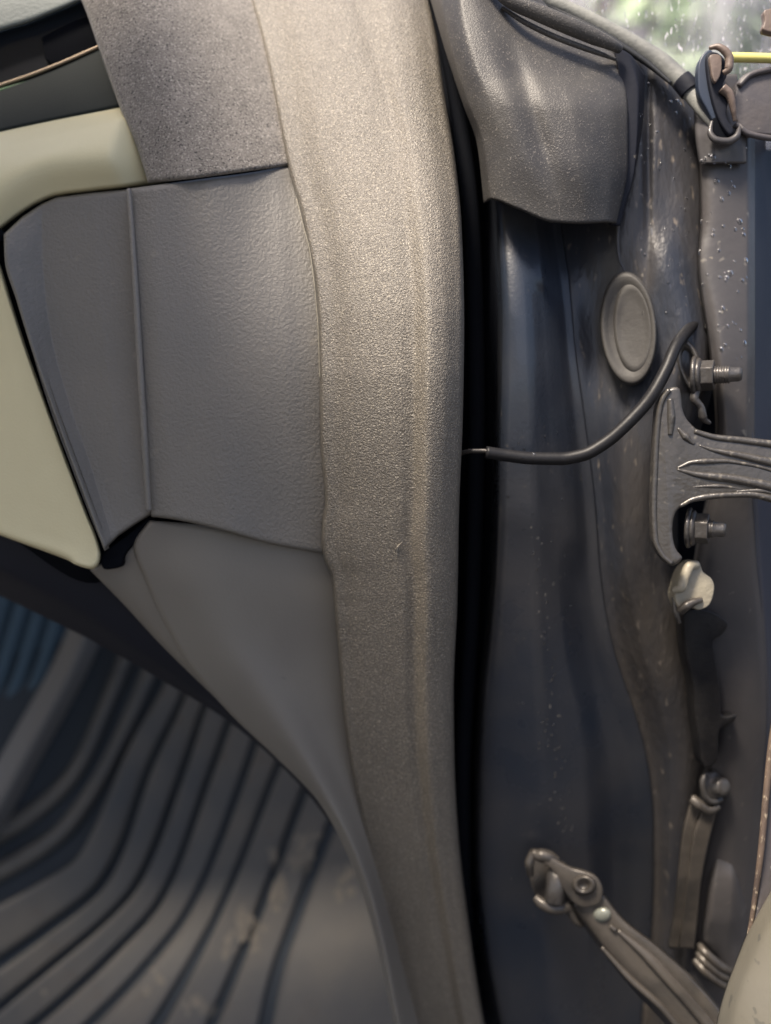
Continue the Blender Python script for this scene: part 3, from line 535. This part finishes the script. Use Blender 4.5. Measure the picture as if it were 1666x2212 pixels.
sb = empty('small_bolt', P(1545, 1690, 60), 'greasy rounded bolt at the foot of the black harness', 'bolt')
lathe('head', P(1540, 1695, 90), (.35, -.9, .1), [(0, 9.2), (2.5, 9), (4, 7.2), (4.2, 5.6), (9, 5.4), (10.5, 4.2), (10.6, 1.8)], M['bolt'], sb, 28)
tube('spring_clip', [(1528, 1668, 83), (1518, 1690, 82), (1522, 1716, 83), (1540, 1732, 85), (1558, 1726, 88)], 1.8, M['bolt'], sb, n=40)
# lower bars and cover
lb = empty('lower_hinge', P(1490, 2050, 90), 'dusty brown upright bars of the lower hinge beside the grey boot', 'hinge')
def bar(name, cs_, t, m, w_=2.0):
    return loft(name, [[(u, v, tt+t+34) for u, v, tt in cs_[0]], [(u, v, tt+t+30) for u, v, tt in cs_[0]], [(u, v, tt+t+29) for u, v, tt in cs_[1]], [(u, v, tt+t+35) for u, v, tt in cs_[1]]], m, lb, nu=20, nv=60, thick=5, lin=True)
bar('bar', [[(1496, 1722, 60), (1478, 1800, 64), (1466, 1900, 72), (1455, 2000, 82), (1445, 2048, 86)], [(1526, 1745, 60), (1504, 1800, 64), (1488, 1900, 72), (1474, 2000, 82), (1466, 2050, 86)]], 2, M['steel'])
bar('bar', [[(1520, 1748, 60), (1500, 1810, 64), (1488, 1900, 72), (1476, 2000, 82), (1470, 2050, 86)], [(1552, 1742, 60), (1534, 1810, 64), (1516, 1900, 72), (1506, 2000, 82), (1500, 2050, 86)]], -3, M['steel'])
tube('knuckle', [(1494, 1724, 88), (1510, 1738, 86), (1530, 1750, 86), (1552, 1742, 88)], [3, 3.4, 3, 2.2], M['steel'], lb, n=30)
gb = empty('rubber_boot', P(1550, 2100, 90), 'rounded grey boot with a ringed lower end near the door edge', 'boot')
loft('shell', [[(1530, 1828, 116), (1520, 1900, 116), (1512, 1980, 120), (1506, 2030, 124), (1530, 2070, 128), (1552, 2120, 130)], [(1556, 1826, 106), (1548, 1900, 102), (1540, 1980, 106), (1530, 2030, 114), (1556, 2070, 118), (1580, 2120, 122)],
     [(1578, 1838, 108), (1580, 1900, 102), (1575, 1980, 106), (1570, 2030, 112), (1584, 2070, 118), (1600, 2100, 122)], [(1590, 1856, 118), (1606, 1900, 116), (1618, 1960, 118), (1620, 2010, 122), (1625, 2060, 128), (1630, 2090, 131)]],
     M['door'], gb, nu=40, nv=60, rnd=(0, 6, 6, 0), rw=22, thick=4)
for k in range(3):
    tube('ring', [(1508-k*4, 2040+k*16, 118+k), (1530-k*2, 2064+k*18, 112+k), (1558, 2088+k*18, 112+k), (1586, 2104+k*18, 116+k)], [2.4, 2.8, 2.8, 2.4], M['steel'], gb, n=40)
# ================================================================ check strap
ck = empty('check_strap', P(1190, 1900, 90), 'greasy metal door check strap with a forked pivot head reaching to the lower right', 'check strap')
CT = 98
def ct(u, v): return CT-(u-1150)*.085
plate('link', [(1176, 1846), (1200, 1858), (1235, 1876), (1265, 1884), (1290, 1896), (1303, 1920), (1300, 1946), (1286, 1958), (1262, 1962), (1240, 1952), (1222, 1930), (1206, 1905), (1192, 1880), (1172, 1862)], CT, 5, M['steel'], ck, 1.4, 4, tf=lambda u, v: ct(u, v)-7)
disc_ring('pivot', 1262, 1912, 28, 24, ct(1262, 1912)-8, [(.1, .5), (.28, .2), (.42, -.8), (.62, -3.2), (.8, -2.6), (.92, -.6), (1.0, 2), (1.02, 5)], M['steel'], ck, tilt=0)
tube('fork_upper', [(1150, 1840, 94), (1160, 1846, 93), (1180, 1850, 92), (1205, 1862, 91)], [2.2, 4.2, 4.2, 3.0], M['steel'], ck, n=30)
tube('fork_upper_lip', [(1152, 1842, 94), (1144, 1866, 94), (1146, 1890, 96)], [2.4, 3.0, 2.2], M['steel'], ck, n=24)
tube('fork_lower', [(1156, 1938, 96), (1176, 1954, 93), (1200, 1962, 92), (1224, 1960, 93), (1234, 1972, 94), (1244, 1990, 94), (1256, 2000, 96)], [2.4, 3.6, 4.0, 4.2, 3.0, 2.4, 1.6], M['steel'], ck, n=50)
lathe('pin', P(1206, 1868, 93), (-.12, -.10, -1), [(-2, 4), (0, 5.2), (4, 5.2), (5, 6.2), (22, 6.2), (23, 5.2), (24, 3)], M['bolt'], ck, 24)
plate('mount_plate', [(1142, 1866), (1150, 1840), (1180, 1846), (1206, 1866), (1230, 1920), (1236, 1960), (1205, 1966), (1160, 1940), (1146, 1900)], 106, 6, M['steel'], ck, 1, 4)
sa = loft('arm', [[(u, v, ct(u, v)+8) for u, v in [(1226, 1955), (1290, 2040), (1360, 2130), (1440, 2215), (1520, 2310)]], [(u, v, ct(u, v)-2) for u, v in [(1240, 1954), (1300, 2036), (1372, 2122), (1452, 2205), (1540, 2300)]],
     [(u, v, ct(u, v)-3) for u, v in [(1270, 1946), (1334, 2020), (1410, 2096), (1480, 2160), (1590, 2290)]], [(u, v, ct(u, v)-3) for u, v in [(1302, 1934), (1340, 1985), (1415, 2045), (1490, 2115), (1640, 2290)]], [(u, v, ct(u, v)+6) for u, v in [(1306, 1932), (1346, 1982), (1420, 2041), (1496, 2110), (1650, 2285)]]],
     M['steel'], ck, nu=30, nv=90, thick=5)
tube('arm_ridge', [(u, v, ct(u, v)-4) for u, v in [(1335, 2010), (1400, 2066), (1450, 2120), (1520, 2200), (1590, 2290)]], [1.0, 3.2, 3.4, 3.6, 3.8], M['steel'], ck, n=60, flat=.6)
tube('arm_edge', [(u, v, ct(u, v)-3) for u, v in [(1300, 2046), (1360, 2112), (1430, 2176), (1490, 2250), (1530, 2310)]], [1.0, 2.0, 2.2, 2.4, 2.6], M['steel'], ck, n=60, flat=.8)
disc_ring('rivet', 1301, 1968+8, 20, 17, ct(1300, 1976)-4, [(.1, -2.4), (.4, -2.2), (.7, -1.6), (.9, -.5), (1.0, 1.5)], M['bright'], ck, tilt=0)
tube('arm_bump', [(u, v, ct(u, v)-4) for u, v in [(1318, 2000), (1330, 2010)]], [1.2, 1.6], M['steel'], ck, n=8)
# ================================================================ door edge and dusty outer surface bottom right
de = empty('door_edge', P(1640, 2100, 10), 'rust speckled edge of the open door with a pale dusty lower surface', 'door edge')
tube('hem', [(1690, 1480, 0), (1668, 1600, 0), (1655, 1720, 0), (1645, 1830, 0), (1632, 1930, 2), (1620, 2010, 4), (1606, 2070, 6), (1590, 2140, 8), (1560, 2230, 10), (1545, 2300, 10)], [1.8, 1.8, 1.8, 1.7, 1.6, 1.3, 1.1, 1, 1, 1], M['rust'], de, n=100)
loft('hem_face', [[(u, v, 3) for u, v in [(1692, 1480), (1660, 1720), (1645, 1880), (1622, 2030), (1585, 2150), (1545, 2300)]], [(u, v, 8) for u, v in [(1900, 1480), (1900, 1720), (1900, 1880), (1880, 2030), (1850, 2150), (1800, 2300)]]], M['plate'], de, nu=30, nv=60, thick=4)
loft('outer_skin', [[(1720, 1850, 5), (1668, 1918, 3), (1640, 1966, 2), (1612, 2020, 2), (1588, 2080, 2), (1566, 2140, 2), (1550, 2200, 2), (1536, 2300, 2)], [(1750, 1850, -14), (1700, 1940, -18), (1660, 2010, -18), (1630, 2080, -18), (1606, 2140, -18), (1590, 2200, -18), (1575, 2300, -18)],
     [(1800, 1850, -26), (1760, 2000, -34), (1720, 2120, -34), (1690, 2210, -34), (1660, 2300, -34)], [(1950, 1850, -30), (1930, 2000, -42), (1900, 2120, -42), (1880, 2210, -42), (1850, 2300, -42)]], M['dust_door'], de, nu=60, nv=70, rnd=(4, 0, 0, 0), rw=8, thick=3)
# ================================================================ window glass with dirt and the garden behind
gm = bpy.data.materials.new('dirty_glass'); gm.use_nodes = True; n = gm.node_tree.nodes; l = gm.node_tree.links; n.clear()
om = n.new('ShaderNodeOutputMaterial'); tr = n.new('ShaderNodeBsdfTransparent'); df = n.new('ShaderNodeBsdfDiffuse'); gl = n.new('ShaderNodeBsdfGlossy')
df.inputs[0].default_value = (.80, .78, .86, 1); gl.inputs['Roughness'].default_value = .12
m1 = n.new('ShaderNodeMixShader'); m2 = n.new('ShaderNodeMixShader'); fr = n.new('ShaderNodeFresnel'); fr.inputs[0].default_value = 1.45
tc = n.new('ShaderNodeTexCoord'); mp = n.new('ShaderNodeMapping'); mp.inputs['Scale'].default_value = (1, 1, .35)
l.new(tc.outputs['Object'], mp.inputs[0])
def nz(s, d, lo, hi, a, b):
    t = n.new('ShaderNodeTexNoise'); t.inputs['Scale'].default_value = s; t.inputs['Detail'].default_value = d; l.new(mp.outputs[0], t.inputs[0])
    r = n.new('ShaderNodeMapRange'); r.inputs[1].default_value = lo; r.inputs[2].default_value = hi; r.inputs[3].default_value = a; r.inputs[4].default_value = b; l.new(t.outputs[0], r.inputs[0]); return r.outputs[0]
ad = n.new('ShaderNodeMath'); ad.operation = 'MAXIMUM'; l.new(nz(500, 3, .60, .74, 0, .85), ad.inputs[0]); l.new(nz(45, 5, .40, .70, .06, .42), ad.inputs[1])
l.new(ad.outputs[0], m1.inputs[0]); l.new(tr.outputs[0], m1.inputs[1]); l.new(df.outputs[0], m1.inputs[2])
l.new(fr.outputs[0], m2.inputs[0]); l.new(m1.outputs[0], m2.inputs[1]); l.new(gl.outputs[0], m2.inputs[2]); l.new(m2.outputs[0], om.inputs[0])
o = loft('window_glass', [[(u, v, 62) for u, v in [(1050, -140), (1050, 320)]], [(u, v, 62) for u, v in [(1800, -140), (1800, 320)]]], gm, nu=4, nv=4, thick=3, lin=True)
tag(o, 'dirty window glass with dust and scratches at the top right', 'window')
def sm(name, col, rough=.8, **k): return mat(name, col, rough, **k)
g = bpy.data.meshes.new('ground'); g.from_pydata([(-200, -200, 0), (200, -200, 0), (200, 200, 0), (-200, 200, 0)], [], [(0, 1, 2, 3)]); g.materials.append(sm('driveway', (.045, .043, .042), col2=(.065, .06, .055), cscale=3, grain=[(8, 2, 'noise')]))
go = bpy.data.objects.new('ground', g); COL.objects.link(go); tag(go, kind='structure')
bark = sm('bark', (.30, .27, .22), col2=(.18, .15, .12), cscale=8, grain=[(30, 8, 'noise')])
leafm = [sm('leaf_light', (.60, .74, .48), .5), sm('leaf_mid', (.18, .32, .13), .5), sm('leaf_reddish', (.38, .17, .16), .55)]
def tree(x, y, h, lean, label, leaf, r0, nleaf, spread, low):
    t = empty('garden_tree', Vector((x, y, 0)), label, 'tree', 'trees in the garden behind the window')
    tube('trunk', [Vector((x, y, -.05)), Vector((x+lean*.4, y, h*.4)), Vector((x+lean, y+.1, h))], [r0*1000, r0*800, r0*350], bark, t, n=20, sides=12, raw=True)
    rr = np.random.RandomState(int(abs(x*100)+y*10)); V = []; Fs = []
    cl = [(x+lean+rr.normal(0, spread*.5), y+rr.normal(0, spread*.5), low+rr.rand()*(h-low)*1.15) for _ in range(26)]
    for c in cl:
        for _ in range(nleaf):
            p = Vector(c)+Vector(rr.normal(0, spread*.22, 3)); a = Vector(rr.normal(0, 1, 3)).normalized(); b = a.orthogonal().normalized(); s = .03+.03*rr.rand(); k = len(V)
            V += [p-a*s*1.6, p+b*s*.7, p+a*s*1.6, p-b*s*.7]; Fs.append((k, k+1, k+2, k+3))
    build('crown', V, Fs, leafm[leaf], t, smooth=False)
tree(1.55, 3.6, 3.2, -.05, 'pale straight trunk seen behind the glass near the yellow bar', 0, .09, 120, .9, 1.75)
tree(1.95, 3.3, 3.0, .35, 'leaning trunk seen behind the glass at the far right', 1, .07, 100, .8, 2.0)
tree(.95, 4.2, 2.6, .3, 'reddish leaved tree behind the dirtiest part of the glass', 2, .08, 200, .7, .9)
tree(2.8, 6.5, 4.5, .1, 'distant light green tree behind the right of the glass', 0, .12, 200, 1.6, .6)
tree(1.7, 7.5, 4.0, -.2, 'distant mid green tree behind the middle of the glass', 1, .12, 220, 1.5, .5)
pink = sm('pink_render', (.50, .26, .22), col2=(.42, .22, .2), cscale=3)
gw = empty('garden_house', Vector((1.2, 9, 0)), 'pinkish house wall blurred behind the dirty glass', 'house')
def wbox(name, a, b, m):
    V = [(x, y, z) for x in (a[0], b[0]) for y in (a[1], b[1]) for z in (a[2], b[2])]
    return build(name, V, [(0, 1, 3, 2), (4, 6, 7, 5), (0, 4, 5, 1), (2, 3, 7, 6), (0, 2, 6, 4), (1, 5, 7, 3)], m, gw, False)
wbox('wall', (1.0, 8.6, 0), (5.5, 11, 2.3), pink); wbox('roof', (.8, 8.4, 2.303), (5.7, 11.2, 2.6), bark)
# ================================================================ water beads and dirt, laid on the surfaces they sit on
bpy.context.view_layer.update(); dg = bpy.context.evaluated_depsgraph_get()
def hit(u, v):
    d = (P(u, v, 0)-CAM).normalized(); ok, loc, nor, idx, ob, _ = S.ray_cast(dg, CAM, d)
    return (loc, nor, ob) if ok else None
water = bpy.data.materials.new('water'); water.use_nodes = True; wb = water.node_tree.nodes['Principled BSDF']
wb.inputs['Transmission Weight'].default_value = 1; wb.inputs['Roughness'].default_value = .03; wb.inputs['IOR'].default_value = 1.33
def scatter(name, label, cat, spots, m, flat=.5, jit=0, n_=9):
    V = []; Fs = []
    for u, v, r, el in spots:
        h = hit(u, v)
        if not h: continue
        c, nr = h[0], h[1]
        if nr.dot(CAM-c) < 0: nr = -nr
        bz = (L2W((0, 0, 1))-nr*nr.dot(L2W((0, 0, 1)))).normalized(); bx = nr.cross(bz); k0 = len(V); jj = 1+jit*rs.uniform(-1, 1, n_)
        for i in range(4):
            ph = i/3*math.pi/2*.98
            for j in range(n_):
                an = 2*math.pi*j/n_; V.append(c-nr*.0001+(bx*math.cos(an)+bz*math.sin(an)*el)*math.cos(ph)*jj[j]*r/1000+nr*math.sin(ph)*r*flat/1000)
        for i in range(3):
            for j in range(n_): Fs.append((k0+i*n_+j, k0+i*n_+(j+1) % n_, k0+(i+1)*n_+(j+1) % n_, k0+(i+1)*n_+j))
        Fs.append(tuple(k0+3*n_+j for j in range(n_)))
    o = build(name, V, Fs, m); tag(o, label, cat, kind='stuff'); return o
sp_ = []
for _ in range(46): sp_.append((rs.uniform(1515, 1615), rs.uniform(300, 780), rs.uniform(.5, 1.25), rs.uniform(1, 1.6)))
for u, v in [(1578, 590), (1516, 480), (1598, 478), (1512, 545), (1522, 706), (1540, 340), (1548, 392)]: sp_.append((u, v, 1.7, 1.1))
for _ in range(60): sp_.append((rs.uniform(1085, 1240), rs.uniform(900, 2000), rs.uniform(.35, .9), rs.uniform(1, 1.5)))
for _ in range(40):
    v = rs.uniform(1150, 1800); sp_.append((1150+(v-1150)*.10+rs.normal(0, 14), v, rs.uniform(.5, 1.1), rs.uniform(1, 1.7)))
for _ in range(50): sp_.append((rs.uniform(1380, 1500), rs.uniform(180, 700), rs.uniform(.4, .9), rs.uniform(1, 2)))
for _ in range(24):
    v = rs.uniform(1300, 1700); sp_.append((1330+(v-1300)*.25+rs.normal(0, 8), v, rs.uniform(.4, .9), 1.3))
scatter('water_beads', 'small clear water beads on the jamb and door metal', 'water', sp_, water)
ds = []
for _ in range(40): ds.append((rs.uniform(1390, 1500), rs.uniform(250, 760), rs.uniform(.5, 1.3), rs.uniform(1.5, 3.5)))
for _ in range(16): ds.append((rs.uniform(1525, 1600), rs.uniform(320, 640), rs.uniform(.8, 1.4), rs.uniform(1.3, 2.5)))
scatter('wet_spots', 'dark wet marks on the dusty jamb', 'stain', ds, M['deep'], flat=.06, jit=.3, n_=12)
pd = []
for cu, cv, su, sv, k in [(652, 1842, 18, 30, 60), (600, 1930, 12, 20, 26), (525, 1995, 18, 24, 46), (590, 1840, 7, 20, 8), (500, 2040, 25, 18, 8), (420, 2180, 40, 16, 22), (330, 2120, 30, 30, 12), (750, 1900, 14, 30, 14)]:
    for _ in range(k): pd.append((rs.normal(cu, su*.8), rs.normal(cv, sv*.8), rs.uniform(1.5, 5), rs.uniform(.8, 1.8)))
pd.append((95, 2143, 4, 1))
scatter('dust_patches', 'pale dried mud patches on the ribbed floor mat', 'dirt', pd, mat('dried_mud', (.27, .235, .185), .9, [(4, 1, 'noise')], (.18, .16, .135), 150), flat=.04, jit=.5, n_=13)
dd = []
for _ in range(16): dd.append((rs.uniform(1340, 1660), rs.uniform(300, 800), rs.uniform(.5, 1.1), rs.uniform(1, 2)))
for _ in range(20): dd.append((rs.uniform(1090, 1500), rs.uniform(600, 1750), rs.uniform(.3, .8), rs.uniform(1, 1.6)))
for _ in range(46):
    v = rs.uniform(1130, 1800); dd.append((1148+(v-1130)*.11+rs.normal(0, 13), v, rs.uniform(.5, 1.15), rs.uniform(.8, 1.8)))
for u, v in [(1166, 1880), (858, 1188), (580, 755), (1560, 560)]: dd.append((u, v, .8, 1.8))
scatter('dirt_specks', 'pale dust specks on the jamb, seal and panels', 'dirt', dd, mat('pale_dust', (.17, .155, .135), .8), flat=.12, jit=.35, n_=11)
